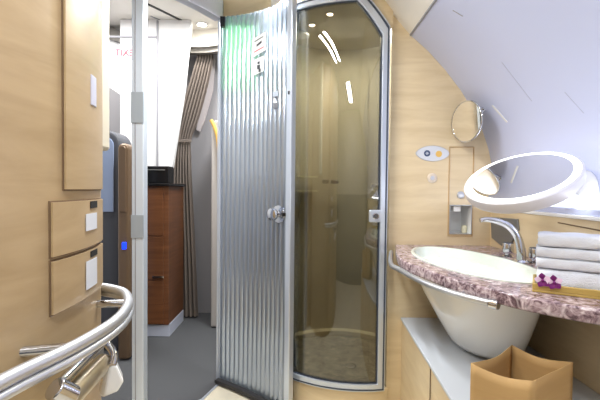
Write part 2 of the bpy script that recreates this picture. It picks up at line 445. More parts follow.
# ------------------------------------------------------------------ fluted door
dr = thing('fluted_glass_door', (-.43, 2.19, FL), 'fluted silvery glass door standing open left of the shower, green tinge at its top', 'door')
P0, P1 = Vector((-.43, 2.185, 0)), Vector((-.052, 1.865, 0)); T = (P1-P0).normalized(); Nn = Vector((T.y, -T.x, 0))   # Nn points to the room
if Nn.y > 0: Nn = -Nn
Ld = (P1-P0).length; NF = 15; K = 10
def dplan(u):  # slight concave bow
    return P0 + T*(Ld*u) - Nn*(.018*math.sin(math.pi*u))
def dtop(u): return .925-.045*math.sin(min(1, u*1.15)*math.pi/2)
plan, offs = [], []
for i in range(NF*K+1):
    u = i/(NF*K); s_ = (i % K)/K
    bulge = .011*abs(math.sin(math.pi*i/K))
    q = dplan(u) + Nn*bulge; plan.append((q.x, q.y))
b = B(); rings = []
for i, (x, y) in enumerate(plan):
    u = i/(len(plan)-1); b2 = Vector((x, y, 0)) - Nn*.006
    z0 = FL+.02; z1 = dtop(u)
    rings.append([(x, y, z0), (b2.x, b2.y, z0), (b2.x, b2.y, z1), (x, y, z1)])
b.loft(rings, True, True).go('fluted_panel', M['fluted'], dr, smooth=True)
e0 = dplan(1) 
def doorbox(u0, u1, z0, z1, n0, n1):
    a = P0+T*(Ld*u0); c = P0+T*(Ld*u1)
    return [(a+Nn*n0)+Vector((0, 0, z0)), (c+Nn*n0)+Vector((0, 0, z0)), (c+Nn*n1)+Vector((0, 0, z0)), (a+Nn*n1)+Vector((0, 0, z0))], (0, 0, z1-z0)
B().prism(*doorbox(.995, 1.055, FL+.015, .90, -.014, .02)).go('edge_stile', M['alu'], dr, bevel=.004)
B().prism(*doorbox(.975, 1.0, FL+.015, .89, -.008, .012)).go('inner_stile', M['postgrey'], dr, bevel=.002)
B().prism(*doorbox(-.02, .008, FL+.015, .93, -.012, .014)).go('hinge_stile', M['alu'], dr, bevel=.004)
b = plan_sheet([tuple((dplan(i/20)+Nn*.012).xy) for i in range(21)], FL+.012, FL+.03, -.03); b.go('bottom_rail', M['dark'], dr)
hb = P0+T*.01
B().box((hb.x-.012, hb.y-.035, .86), (hb.x+.014, hb.y-.012, .915)).go('top_hinge', M['black'], dr, bevel=.003)
# knob: on the room face near the free edge
kc = dplan(.885); kn = Vector((kc.x, kc.y, U(279, 214, 1.9).z))
kb = B().lathe([(.041, .006), (.041, .016), (.034, .017), (.014, .02), (.013, .038), (.026, .044), (.031, .055), (.028, .066), (.016, .071), (.0, .072)], kn, Nn).go('knob', M['chrome'], dr, smooth=True)
B().prism([kn+Vector((T.x*.04-.003, T.y*.04, -.008))+Nn*.004, kn+Vector((T.x*.055, T.y*.055, -.008))+Nn*.004, kn+Vector((T.x*.055, T.y*.055, .008))+Nn*.004, kn+Vector((T.x*.04-.003, T.y*.04, .008))+Nn*.004], Nn*.025).go('latch_bolt', M['black'], dr)
def plate_on_door(u0, u1, za, zb, n, name, m, par, skew=0):
    a = P0+T*(Ld*u0); c = P0+T*(Ld*u1)
    return B().prism([(a+Nn*n)+Vector((0, 0, za)), (c+Nn*n)+Vector((0, 0, za+skew)), (c+Nn*n)+Vector((0, 0, zb+skew)), (a+Nn*n)+Vector((0, 0, zb))], Nn*.0012).go(name, m, par)
st = plate_on_door(.50, .70, .655, .745, .0095, 'notice_sticker', M['whitewall'], dr, .02)
for (a, c, z, m) in ((.54, .66, .728, 'ink'), (.57, .64, .702, 'ink'), (.53, .67, .677, 'redink')):
    plate_on_door(a, c, z, z+(.011 if z == .702 else .004), .011, 'printed_line', M[m], st, .012)
st = plate_on_door(.52, .67, .565, .64, .0095, 'pictogram_sticker', M['whitewall'], dr, .01)
for (a, c, z, z2) in ((.585, .615, .615, .627), (.58, .62, .59, .611), (.60, .63, .575, .59)):
    plate_on_door(a, c, z, z2, .011, 'pictogram', M['ink'], st, .0)
plate_on_door(.80, .865, .44, .465, .0095, 'indicator_plate', M['alu'], dr)
plate_on_door(.80, .865, .385, .41, .0095, 'coat_hook_plate', M['chrome'], dr)
plate_on_door(1.015, 1.035, .435, .45, .0205, 'keyhole', M['black'], dr)

# glowing green panel added behind the door to tint the fluted glass green
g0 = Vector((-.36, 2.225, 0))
t = thing('added_green_glow', (-.36, 2.21, .60), 'added glowing green panel that tints the top left of the fluted glass', 'light')
B().box((-.415, 2.198, .54), (-.25, 2.206, .89)).go('glow_face', M['green'], t, bevel=.003)
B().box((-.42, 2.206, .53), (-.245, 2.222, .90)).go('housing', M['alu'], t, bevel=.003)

# ------------------------------------------------------------------ door post on the left of the doorway, header ring
px0 = U(131.5, 200, 1.75); px1 = U(143.5, 200, 1.75)
struct(B().box((px0.x, 1.75, FL), (px1.x, 1.80, CE+.1)).go('door_1', M['post'], bevel=.004))
for ya, yb in ((92, 123), (215, 238)):
    za, zb = U(138, yb, 1.75).z, U(138, ya, 1.75).z
    struct(B().box((px0.x-.001, 1.745, za), (px1.x+.001, 1.752, zb)).go('door_1_sleeve', M['postgrey'], bevel=.001))
struct(B().box((px0.x+.016, 1.747, FL), (px0.x+.019, 1.751, CE)).go('door_1_groove', M['greyseam']))
ring = smooth_path([(-.43, 2.19, 0), (-.50, 2.06, 0), (-.60, 1.92, 0), (-.74, 1.80, 0), (-.95, 1.70, 0)])
struct(plan_sheet([(p.x, p.y) for p in ring], .915, 1.03, -.05).go('trim_4', M['soffit'], smooth=True))
struct(B().box((-.455, 2.19, FL), (-.432, 2.25, 1.03)).go('trim_5', M['alu'], bevel=.003))

# ------------------------------------------------------------------ cabin beyond
CC = 1.25
struct(B().box((-2.6, 1.83, CC), (.9, 4.2, CC+.03)).go('ceiling_cabin', M['cream']))
# slot in the ceiling
a = UZ(146, 4, CC-.001); c = UZ(181, 21, CC-.001)
w = Vector((.015, -.01, 0))
B_ = B().prism([(a.x, a.y, CC-.004), (c.x, c.y, CC-.004), (c.x+.02, c.y-.012, CC-.004), (a.x+.02, a.y-.012, CC-.004)], (0, 0, .003)); struct(B_.go('trim_6', M['dark']))
a = UZ(150, 16, CC-.001); c = UZ(176, 27, CC-.001)
struct(B().prism([(a.x, a.y, CC-.004), (c.x, c.y, CC-.004), (c.x+.01, c.y-.006, CC-.004), (a.x+.01, a.y-.006, CC-.004)], (0, 0, .003)).go('trim_6', M['greyseam']))
# curved bulkhead hanging below the ceiling
bk = smooth_path([(-.55, 3.12, 0), (-.72, 3.2, 0), (-.92, 3.22, 0)])
struct(plan_sheet([(p.x, p.y) for p in bk], CC-.13, CC, .03).go('trim_7', M['cream'], smooth=True))
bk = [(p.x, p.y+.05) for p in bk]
struct(plan_sheet(bk, CC-.17, CC-.10, .05).go('trim_8', M['darkband'], smooth=True))
p = UZ(202, 24, CC); downlight(p.x, p.y, CC, .035, 'round bright downlight in the cream ceiling outside the doorway', None, 25, (1, .97, .93))
struct(B().box((-2.6, 3.42, FL), (.9, 3.46, CC)).go('wall_cabin', M['greywall']))
struct(B().box((-2.63, 1.3, FL), (-2.6, 3.46, CC)).go('wall_cabin_side', M['whitewall']))
struct(B().prism([U(60, 8, 3.12), U(134, 36, 3.12), U(134, 47, 3.12), U(60, 20, 3.12)], (0, .05, 0)).go('trim_8', M['darkband']))
struct(B().prism([(-.30, 2.235, FL), (sl[0]-.002, sl[1]+.02, FL), (sl[0]-.002, sl[1]+.05, FL), (-.30, 2.27, FL)], (0, 0, 1.15)).go('wall_dark_backing', mat('slate_dark_backing', (70, 80, 104), .5)))  # unseen dark panel added behind the door to darken the lower glass
# white panel wall
tl, tr, br, bl = U(120, 28, 3.0), U(191, 28, 3.0), U(172, 168, 3.0), U(120, 168, 3.0)
tl.z = tr.z = CC; 
struct(B().prism([tl, tr, U(184, 90, 3.0), br, bl], (0, .05, 0)).go('wall_partition', M['whitewall'], bevel=.004))
s0, s1 = U(157.5, 30, 2.995), U(157.5, 166, 2.995)
struct(B().box((s0.x-.006, 2.99, s1.z), (s0.x+.006, 3.0, CC-.01)).go('trim_9', M['greyseam']))
s0 = U(143, 37, 2.995)
struct(B().box((s0.x-.3, 2.99, s0.z-.006), (U(157, 37, 2.995).x, 3.0, s0.z+.006)).go('trim_9', M['greyseam']))
# white side wall seen left of the post, grey lower part with a slanting top
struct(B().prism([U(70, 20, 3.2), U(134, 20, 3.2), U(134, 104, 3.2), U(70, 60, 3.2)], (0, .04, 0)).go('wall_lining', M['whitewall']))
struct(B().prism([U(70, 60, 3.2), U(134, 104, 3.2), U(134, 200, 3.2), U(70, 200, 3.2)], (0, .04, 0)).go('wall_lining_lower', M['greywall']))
struct(B().prism([U(90, 129, 3.19), U(136, 143, 3.19), U(136, 146, 3.19), U(90, 132, 3.19)], (0, .01, 0)).go('trim_13', M['whitewall']))
# brown bar cabinet
cx0, cx1 = U(121, 200, 2.85).x, U(168.5, 200, 2.85).x
zt = U(150, 186, 2.85).z; zk = U(150, 325, 2.85).z
cb = thing('bar_cabinet', ((cx0+cx1)/2, 3.0, FL), 'tall dark brown wooden cabinet with black top beyond the doorway', 'cabinet')
B().box((cx0, 2.856, zk), (cx1, 3.22, zt)).go('body', M['walnut'], cb, bevel=.003)
B().box((cx0, 2.87, FL-.003), (cx1+.002, 3.22, zk)).go('kickplate', M['soffit'], cb)
B().box((cx0-.01, 2.83, zt), (cx1+.02, 3.22, zt+.02)).go('counter_top', M['black'], cb, bevel=.004)
zs = [zt-.01, U(150, 236, 2.85).z, U(150, 280, 2.85).z, zk+.005]
for k in range(3):
    dd = B().box((cx0+.01, 2.845, zs[k+1]+.004), (cx1-.035, 2.856, zs[k]-.004)).go('drawer', M['walnut'], cb, bevel=.002)
    hx = U(157, 200, 2.84).x; hz = zs[k+1]+.02 if k < 2 else zs[k]-.02
    if k == 1: B().box((hx-.03, 2.83, hz), (hx+.05, 2.845, hz+.012)).go('handle', M['chrome'], dd, bevel=.003)
# black box on the cabinet
a = U(143, 166, 2.9); c = U(170, 182, 2.9)
t = thing('bar_box', (a.x, 2.95, zt+.02), 'black box standing on the black-topped brown cabinet', 'box')
B().box((a.x-.08, 2.88, zt+.0205), (c.x, 2.985, a.z)).go('body', M['black'], t, bevel=.006)
B().box((a.x-.075, 2.876, a.z-.03), (c.x-.03, 2.88, a.z-.024)).go('trim_line', M['plate'], t)
# curtain
YC = 3.30
def cedge(y):
    L = [(46, 199, 214), (60, 196, 214), (80, 190, 210), (100, 184, 205), (120, 179, 199), (138, 176, 192), (144, 175, 191), (180, 173, 192), (240, 172, 195), (322, 171, 199)]
    for (y0, l0, r0), (y1, l1, r1) in zip(L, L[1:]):
        if y0 <= y <= y1:
            t = (y-y0)/(y1-y0); return l0+(l1-l0)*t, r0+(r1-r0)*t
    return L[-1][1:]
ct = thing('curtain', (U(185, 322, YC).x, YC, FL), 'pleated taupe curtain gathered by a tie beyond the doorway', 'curtain')
rows = []
for i in range(41):
    y = 46+(322-46)*i/40; l_, r_ = cedge(y); a = U(l_, y, YC); c = U(r_, y, YC); r = []
    for j in range(97):
        u = j/96; amp = .022*(.55 if 130 < y < 150 else 1)
        r.append((a.x+(c.x-a.x)*u, YC-.01+amp*math.sin(u*math.pi*2*6.5+.6*math.sin(y*.02)), max(a.z, FL+.01)))
    rows.append(r)
o = B().loft(rows, closed=False).go('fabric', M['curtain'], ct, smooth=True)
md = o.modifiers.new('s', 'SOLIDIFY'); md.thickness = .003
a, c = U(175, 141, YC), U(192, 141, YC)
B().loft([[(x, YC-.04, z+.012), (x, YC-.034, z+.012), (x, YC-.034, z-.012), (x, YC-.04, z-.012)] for x, z in ((a.x-.005, a.z), (c.x+.005, c.z))], True, True).go('tie_band', M['curtain'], ct)
# second pulled-back grey curtain strip / lining to its right
a = thing('curtain', (U(208, 110, 3.36).x, 3.36, .5), 'short grey lining strip hanging right of the taupe curtain head', 'curtain')
B().prism([U(210, 50, 3.37), U(215, 60, 3.37), U(213, 90, 3.37), U(205, 120, 3.37), U(200, 132, 3.37), U(196, 130, 3.37), U(203, 90, 3.37)], (0, .02, 0)).go('fabric', mat('grey_lining', (176, 168, 168), .9), a, bevel=.004)
# seat shell by the grey wall
se = thing('cabin_seat', (U(222, 300, 3.0).x, 3.1, FL), 'grey cabin seat with gold piping half hidden by the fluted door', 'seat')
sx = U(211, 200, 3.05).x
B().prism([(sx, 3.05, FL+.003), (sx+.5, 3.05, FL+.003), (sx+.5, 3.05, U(215, 118, 3.05).z), (sx+.02, 3.05, U(211, 120, 3.05).z), (sx, 3.05, U(211, 128, 3.05).z)], (0, .25, 0)).go('seat_back', M['seatfab'], se, bevel=.015, seg=4)
B().tube(smooth_path([U(211, 120, 3.03), U(214, 126, 3.03), U(217, 135, 3.03), U(219, 150, 3.03), U(220, 175, 3.03)]), .014).go('piping', M['goldtrim'], se, smooth=True)
# rounded shells seen left of the post
def shell(xa, xb, yt, Y, m, label, name='seat_shell', body='darkwall'):
    t = thing(name, (U((xa+xb)/2, 200, Y).x, Y, FL), label, 'seat')
    a, c = U(xa, 200, Y).x, U(xb, 200, Y).x; zt_ = U((xa+xb)/2, yt, Y).z; w = c-a
    pts = [(a, Y, FL+.002), (c, Y, FL+.002), (c, Y, zt_-w*.5)] + [(a+w/2+w/2*math.cos(math.radians(q)), Y, zt_-w*.5+w*.5*math.sin(math.radians(q))) for q in range(15, 180, 15)] + [(a, Y, zt_-w*.5)]
    B().prism(pts, (0, .2, 0)).go('shell', M[body], t, bevel=.02, seg=3)
    bz = U(110, 212, Y-.01).z
    ia, ic = a+w*.2, c-w*.2; iw = ic-ia
    pts = [(ia, Y-.012, bz), (ic, Y-.012, bz), (ic, Y-.012, zt_-w*.55)] + [(ia+iw/2+iw/2*math.cos(math.radians(q)), Y-.012, zt_-w*.55+iw*.5*math.sin(math.radians(q))) for q in range(15, 180, 15)] + [(ia, Y-.012, zt_-w*.55)]
    B().prism(pts, (0, .011, 0)).go('side_panel', m, t, bevel=.004)
    return t
shell(92, 120, 130, 2.6, M['shellblue'], 'dark seat shell with blue-grey rounded panel, nearest the wooden cabinet')
t = shell(117, 129, 143, 2.45, M['shellbrown'], 'narrow bronze rounded seat shell just left of the pale door post', body='shellbrown')
a = U(123.5, 246, 2.43); B().box((a.x-.012, a.y, a.z-.022), (a.x+.012, a.y+.018, a.z+.022)).go('blue_light', M['blueled'], t, bevel=.004)
# reflection of an exit sign, built as a solid sign with mirrored lettering
a = U(125, 53, 2.7)
es = thing('exit_sign_reflection', (a.x, a.y, a.z), 'reflection of an oval sign with pinkish red EXIT lettering, built solid left of the door post', 'sign')
ov = [(a.x+.10*math.cos(2*math.pi*i/40), a.y, a.z+.045*math.sin(2*math.pi*i/40)) for i in range(40)]
B().prism(ov, (0, .012, 0)).go('panel', mat('sign_white', (236, 196, 202), .4), es, bevel=.002)
v, f = text_mesh('EXIT', .062)
B().add([(a.x-p.x-.005, a.y-.0015-p.z, a.z+p.y) for p in v], f).go('lettering', mat('sign_red', (205, 70, 90), .5), es)

# ------------------------------------------------------------------ foreground wooden cabinet
CP = [(-.56, .10), (-.50, .30), (-.452, .45), (-.424, .60), (-.419, .75), (-.444, .88), (-.50, .99), (-.60, 1.07), (-.75, 1.12), (-.98, 1.13)]
cp = [(p.x, p.y) for p in smooth_path([(x, y, 0) for x, y in CP], 8)]
def sub(D0, D1, seq=cp):
    out = [p for p in seq if D0 <= p[1] <= D1 and p[0] > -.56]
    def at(D):
        for p, q in zip(seq, seq[1:]):
            if p[1] <= D <= q[1]: t = (D-p[1])/(q[1]-p[1]); return (p[0]+(q[0]-p[0])*t, D)
    return [at(D0)] + out + [at(D1)]
wc = thing('curved_cabinet', (-.75, .6, FL), 'large curved golden wood cabinet filling the left foreground', 'cabinet')
b = B(); pts = cp + [(-.98, .10)]
b.prism([(x, y, FL+.002) for x, y in pts], (0, 0, CE-FL-.004)); b.go('body', M['cabwood'], wc, smooth=True)
# dark gaps + raised fronts
def front(D0, D1, z0, z1, name):
    g = plan_sheet(sub(D0-.003, D1+.003), z0-.0025, z1+.0025, -.0022).go('shadow_gap', M['seam'], wc, smooth=True)
    return plan_sheet(sub(D0, D1), z0, z1, -.006).go(name, M['cabwood'], wc, smooth=True)
dA = front(.705, .905, -.004, CE-.02, 'door')
plan_sheet(sub(.80, .83), .165, .225, -.008).go('latch', mat('lilac_latch', (200, 200, 216), .3), dA, bevel=.002)
d1 = front(.668, .905, -.118, -.026, 'drawer')
d2 = front(.668, .905, -.216, -.126, 'drawer')
def cplate(d, D0, D1, z0, z1, name, m, off=.007, th=.001):
    return plan_sheet(sub(D0, D1), z0, z1, -th, -off).go(name, m, d)
for d, za, zb in ((d1, -.085, -.052), (d2, -.20, -.145)):
    s = cplate(d, .772, .83, za, zb, 'label_sticker', M['sticker'])
    k = 4
    for i in range(k):
        zz = zb-.006-(zb-za-.008)*i/k; cplate(s, .778, .822, zz-.0025, zz, 'printed_line', mat('faded_print', (150, 160, 180), .6), .0085, .0004)
for d, za, zb in ((d1, -.042, -.028), (d2, -.140, -.128)):
    cplate(d, .795, .835, za, zb, 'finger_pull', M['blackhole'], .0065, .001)
# pale corner strip behind the cabinet
a = U(97, 100, 1.12); c = U(104, 100, 1.12)
struct(B().box((a.x-.05, 1.10, U(100, 150, 1.12).z), (c.x, 1.16, CE)).go('trim_10', mat('pale_corner_strip', (214, 206, 186), .35, metal=.2), bevel=.01))

# grab rail around the cabinet
zr = -.25
rp = smooth_path([(-.41, .30, zr), (-.392, .42, zr), (-.376, .52, zr), (-.352, .62, zr), (-.343, .72, zr), (-.352, .80, zr), (-.378, .88, zr), (-.425, .955, zr), (-.50, 1.0, zr), (-.535, .995, zr)], 8)
gr = thing('grab_rail', (-.42, .7, zr), 'double silver grab rail curving round the wooden cabinet', 'rail')
B().tube(rp, .0105, 16).go('upper_tube', M['brushed'], gr, smooth=True)
B().tube([p+Vector((.006, -.002, -.0155)) for p in rp], .0072, 14).go('lower_tube', M['brushed'], gr, smooth=True)
for (x, y, x2, y2) in ((-.435, .60, -.352, .63), (-.45, .86, -.375, .875)):
    B().tube([(x-.02, y, zr-.004), (x2, y2, zr-.004)], .008, 12).go('standoff', M['chrome'], gr, smooth=True)
# fold-down fittings under the rail
fb = thing('folding_bracket', (-.42, .7, -.35), 'chrome roller and white bracket mounted beneath the curved grab rail', 'bracket')
B().tube([U(54, 388, .56), U(64, 397, .56)+Vector((.0, .02, -.01))], .016, 20).go('chrome_cap', M['chrome'], fb, smooth=True, bevel=.002)
B().tube([U(104, 362, .74), U(66, 402, .60)], .017, 20).go('roller', mat('champagne_metal', (196, 184, 160), .3, metal=.8), fb, smooth=True, bevel=.003)
B().tube([U(104, 340, .76), U(56, 388, .60)], .009, 12).go('link_arm', M['chrome'], fb, smooth=True)
Bp = [U(106, 362, .72), U(117, 366, .72), U(124, 382, .72), U(118, 392, .72), U(104, 398, .72), U(99, 396, .72)]
B().prism(Bp, (-.015, .03, 0)).go('bracket_plate', M['white'], fb, bevel=.004)
B().tube(smooth_path([U(96, 338, .78), U(108, 345, .76), U(114, 355, .74), U(112, 366, .72)]), .007, 12).go('hinge_arm', M['chrome'], fb, smooth=True)
a = U(98, 330, .85); B().box((a.x-.06, .80, -.40), (a.x, .88, a.z-.02)).go('mount_block', M['plate'], fb, bevel=.006)

# ------------------------------------------------------------------ bench
a = UZ(401, 318, -.59); c = UZ(452, 400, -.59); XB = lambda y: a.x+(c.x-a.x)*(a.y-y)/(a.y-c.y)
yb = .62
bn = thing('bench', (.66, 1.3, FL), 'low wooden bench box with grey top beneath the washbasin', 'bench')
B().prism([(XB(yb)+.006, yb, FL+.002), (XS-.001, yb, FL+.002), (XS-.001, YW-.001, FL+.002), (XB(YW)+.006, YW-.001, FL+.002)], (0, 0, -.59-.012-FL-.002)).go('body', M['maple'], bn)
B().prism([(XB(yb), yb, -.602), (XS-.001, yb, -.602), (XS-.001, YW-.001, -.602), (XB(YW), YW-.001, -.602)], (0, 0, .012)).go('top', M['bench'], bn, bevel=.003)
pj = lambda y: XB(y)+.005
B().prism([(pj(1.35), 1.35, FL+.01), (pj(1.356), 1.356, FL+.01), (pj(1.356), 1.356, -.61), (pj(1.35), 1.35, -.61)], (-.0015, 0, 0)).go('panel_joint', M['seam'], bn)

# ------------------------------------------------------------------ vanity counter, basin
Zc = -.25
fe = [UZ(398, 246, Zc), UZ(396, 252, Zc), UZ(402, 260, Zc), UZ(425, 269, Zc), UZ(455, 279.5, Zc), UZ(500, 291.5, Zc), UZ(540, 300, Zc), UZ(600, 310, Zc)]
fe = [Vector((p.x, p.y, 0)) for p in fe]; fe[0].y = YW-.001
fe = smooth_path(fe + [Vector((.76, .79, 0)), Vector((.883, .765, 0))], 5)
outer = [(p.x, p.y) for p in fe] + [(.883, YW-.001)]
ec = Vector((.600, 1.415)); ea, eb = .335, .155; ed = Vector((.12, -.993)).normalized(); en = Vector((-ed.y, ed.x))
def ell(s, sb=None, dc=Vector((0, 0)), n=56, add=0):
    sb = s if sb is None else sb
    return [ec+dc + ed*((ea*s+add)*math.cos(2*math.pi*i/n)) + en*((eb*sb+add)*math.sin(2*math.pi*i/n)) for i in range(n)]
hole = [(p.x, p.y) for p in ell(1, add=-.002)]
v, f = filled([outer, hole], .034, .006)
vc = mk('washstand_counter', [(p.x, p.y, p.z+Zc-.034) for p in v], f, M['marble'], smooth=True)
meta(vc, 'pinkish brown marble washstand counter with curved front edge', 'counter')
bs = thing('washbasin', (ec.x, ec.y, -.59), 'white oval washbasin with tapering pedestal set into the marble', 'washbasin')
rg = lambda s, z, sb=None, add=0, dc=Vector((0, 0)): [(p.x, p.y, z) for p in ell(s, sb, dc, add=add)]
b = B().loft([rg(1, Zc-.012, add=.003), rg(1, Zc+.004, add=.006), rg(1, Zc+.007, add=.001), rg(1, Zc+.006, add=-.007), rg(1, Zc-.002, add=-.014),
             rg(.92, Zc-.03), rg(.84, Zc-.065), rg(.70, Zc-.10), rg(.48, Zc-.125), rg(.22, Zc-.135), rg(.05, Zc-.136)], cap1=True)
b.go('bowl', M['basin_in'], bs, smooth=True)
pe = B(); base = Vector((.715, 1.50))
R = []
for t, z in ((0, Zc-.0345), (.10, -.33), (.3, -.40), (.55, -.48), (.8, -.555), (.93, -.58), (1, -.589)):
    cc = ec.lerp(base, t); aa = .325+(.125-.325)*t; bb_ = .165+(.105-.165)*t
    dd = ed
    if t == 1: aa -= .008; bb_ -= .008
    R.append([(cc+dd*(aa*math.cos(2*math.pi*i/56))+en*(bb_*math.sin(2*math.pi*i/56))).to_3d()+Vector((0, 0, z)) for i in range(56)])
pe.loft(R, True, True).go('pedestal', M['basin'], bs, smooth=True)
B().lathe([(.018, 0), (.018, .003), (.012, .005)], (ec.x, ec.y, Zc-.136)).go('drain', M['chrome'], bs, smooth=True)

# towel bar
tb = [U(388, 251, 1.80), U(388, 257, 1.74), U(400, 269, 1.50), U(425, 282.5, 1.27), U(460, 296, 1.09), U(492, 304, 1.0)]
tb = [UZ(*q, -.285) for q in ((386, 258), (391, 264), (400, 270), (425, 283), (460, 295.5), (494, 304))]
tw = thing('towel_bar', (tb[2].x, tb[2].y, -.285), 'curved chrome towel bar along the marble counter front', 'towel bar')
tp = smooth_path([Vector((.425, YW-.004, -.285))] + tb[1:], 6)
B().tube(tp, .0095, 16).go('bar', M['brushed'], tw, smooth=True)
e1 = tp[-1]; t_ = (tp[-1]-tp[-2]).normalized()
B().tube([e1-t_*.012, e1+t_*.012], .0125, 18).go('end_cap', M['chrome'], tw, smooth=True, bevel=.002)
for i in (12, 24):
    p = tp[i]; B().tube([p, p+Vector((.055, .03, .02))], .006, 10).go('bracket', M['chrome'], tw, smooth=True)

# faucet
fa = UZ(521, 263, Zc)
fc = thing('faucet', (fa.x, fa.y, Zc), 'chrome gooseneck faucet arching over the basin rim', 'faucet')
Yf = fa.y
sp = smooth_path([fa+Vector((0, 0, .002)), U(521, 250, Yf), U(517, 236, Yf+.01), U(508, 226, Yf+.02), U(496, 221, Yf+.03), U(486, 219.5, Yf+.04), U(480, 220.5, Yf+.04)], 6)
rr = [.016-.0085*i/(len(sp)-1) for i in range(len(sp))]
B().tube(sp, rr, 18).go('spout', M['chrome'], fc, smooth=True)
B().lathe([(.028, 0), (.028, .006), (.021, .012)], fa).go('base_flange', M['chrome'], fc, smooth=True)
for (px, py, w) in ((507, 256, 'left'), (535, 263, 'right')):
    q = UZ(px, py, Zc)
    if w == 'left': q = Vector((fa.x+.005, fa.y+.115, Zc)); q = UZ(508, 257, Zc)
    t = thing('tap_handle', q, 'cylindrical chrome tap handle on the ' + w + ' of the faucet', 'tap', 'tap handles beside the faucet')
    B().lathe([(.020, 0), (.020, .004), (.013, .008), (.013, .016)], q).go('base', M['chrome'], t, smooth=True)
    B().lathe([(.0195, .016), (.0205, .02), (.0205, .05), (.019, .053)], q).go('grip', M['chrome'], t, smooth=True)
    B().lathe([(.018, .053), (.018, .0545)], q).go('cap', M['rubber'], t)

# plate on side wall behind the faucet
pv = [UX(492, 217, XS), UX(519, 219, XS), UX(520, 230, XS), UX(513, 243, XS), UX(503, 246, XS), UX(493, 238, XS)]
o = B().prism([(XS, p.y, p.z) for p in pv], (-.008, 0, 0)).go('wall_flap', M['plate'], bevel=.003)
meta(o, 'dark grey rounded metal flap on the wood wall behind the faucet', 'flap')
a, c = UX(558, 222, XS), UX(606, 231, XS)
struct(B().prism([(XS, a.y, a.z), (XS, c.y, c.z), (XS, c.y, c.z-.004), (XS, a.y, a.z-.004)], (-.001, 0, 0)).go('trim_11', M['seam']))
# grooves on the slope
def slope_at(px, py):
    d = ray(px, py); r0 = d.x/d.z if abs(d.z) > 1e-6 else 1e9
    for p, q in zip(pp, pp[1:]):
        f0, f1 = p.x-r0*p.z, q.x-r0*q.z
        if f0*f1 <= 0:
            t = f0/(f0-f1); x = p.x+(q.x-p.x)*t; z = p.z+(q.z-p.z)*t
            return Vector((x, d.y*x/d.x, z))
for n_, (a, c, w, m) in enumerate((((502, 62), (532, 101), .0025, 'softseam'), ((493, 105), (508, 122), .012, 'white'), ((565, 92), (584, 113), .002, 'softseam'), ((453, 10), (463, 16), .004, 'greyseam'))):
    P = [slope_at(a[0]+(c[0]-a[0])*i/6, a[1]+(c[1]-a[1])*i/6) for i in range(7)]
    if all(P):
        b = B(); b.loft([[p+Vector((-.0006, 0, -.0006)), p+Vector((-.0006, w, -.0006)), p+Vector((.003, w, .003)), p+Vector((.003, 0, .003))] for p in P], True, True)
        struct(b.go('trim_12', M[m]))

# dispenser panel
a0_, a1_ = U(447.5, 236, YW), U(474, 147, YW)
dp = thing('dispenser_panel', (a0_.x, YW, a0_.z), 'tall narrow wall panel with a white niche at its foot, left of the lit mirror', 'dispenser')
b = B(); 
def fr(x0, x1, z0, z1, t=.0025, d=.004):
    q = B(); q.box((x0, YW-d, z0), (x0+t, YW, z1)); q.box((x1-t, YW-d, z0), (x1, YW, z1)); q.box((x0, YW-d, z0), (x1, YW, z0+t)); q.box((x0, YW-d, z1-t), (x1, YW, z1)); return q
fr(a0_.x, a1_.x, a0_.z, a1_.z).go('frame', M['edgewood'], dp)
fr(h0.x, h1.x, h0.z, h1.z).go('niche_frame', M['brushed'], dp)
q = B(); X0, X1, Z0, Z1 = h0.x+.0005, h1.x-.0005, h0.z+.0005, h1.z-.0005; Yb = YW+.12
q.add([(X0, YW, Z0), (X1, YW, Z0), (X1, YW, Z1), (X0, YW, Z1), (X0, Yb, Z0), (X1, Yb, Z0), (X1, Yb, Z1), (X0, Yb, Z1)], [(4, 5, 6, 7), (0, 1, 5, 4), (3, 7, 6, 2), (0, 4, 7, 3), (1, 2, 6, 5)])
q.go('niche_liner', M['white'], dp)
s = U(455, 209, YW+.02); B().box((s.x-.012, YW+.004, s.z-.012), (s.x+.02, YW+.05, s.z+.014)).go('spout_block', M['white'], dp, bevel=.003)
s = U(460.5, 195, YW); B().lathe([(.017, 0), (.017, .004), (.013, .006)], (s.x, YW, s.z), (0, -1, 0)).go('push_button', M['brushed'], dp, smooth=True)
s = U(468, 230, YW+.03); B().lathe([(.01, 0), (.012, .004), (.012, .03), (.006, .036)], (s.x-.01, YW+.05, h0.z+.002)).go('soap_cap', M['trayrim'], dp, smooth=True)

# oval info plate
s = U(432.5, 153.5, YW)
ip = thing('info_plate', (s.x, YW, s.z), 'white oval plate with a blue dot and an amber dot on the wood wall', 'sign')
ey = lambda k, y: [(s.x+.074*k*math.cos(2*math.pi*i/48), y, s.z+.034*k*math.sin(2*math.pi*i/48)*(abs(math.sin(2*math.pi*i/48))**.25)) for i in range(48)]
B().prism(ey(1.06, YW), (0, -.002, 0)).go('rim', M['brushed'], ip)
B().prism(ey(1, YW-.002), (0, -.0015, 0)).go('plate', M['sticker'], ip)
B().lathe([(.0145, 0), (.0145, .001)], (s.x-.026, YW-.0035, s.z), (0, -1, 0)).go('blue_symbol', M['blueink'], ip)
for a in range(0, 180, 60):
    Rm = Matrix.Rotation(math.radians(a), 3, 'Y'); B().box((s.x-.026-.008, YW-.0052, s.z-.0012), (s.x-.026+.008, YW-.0045, s.z+.0012), Rm).go('symbol_stroke', M['sticker'], ip)
B().lathe([(.0145, 0), (.0145, .001)], (s.x+.028, YW-.0035, s.z-.002), (0, -1, 0)).go('amber_symbol', M['amber'], ip)
B().lathe([(.004, 0), (.004, .001)], (s.x, YW-.0035, s.z), (0, -1, 0)).go('small_symbol', M['soffit'], ip)
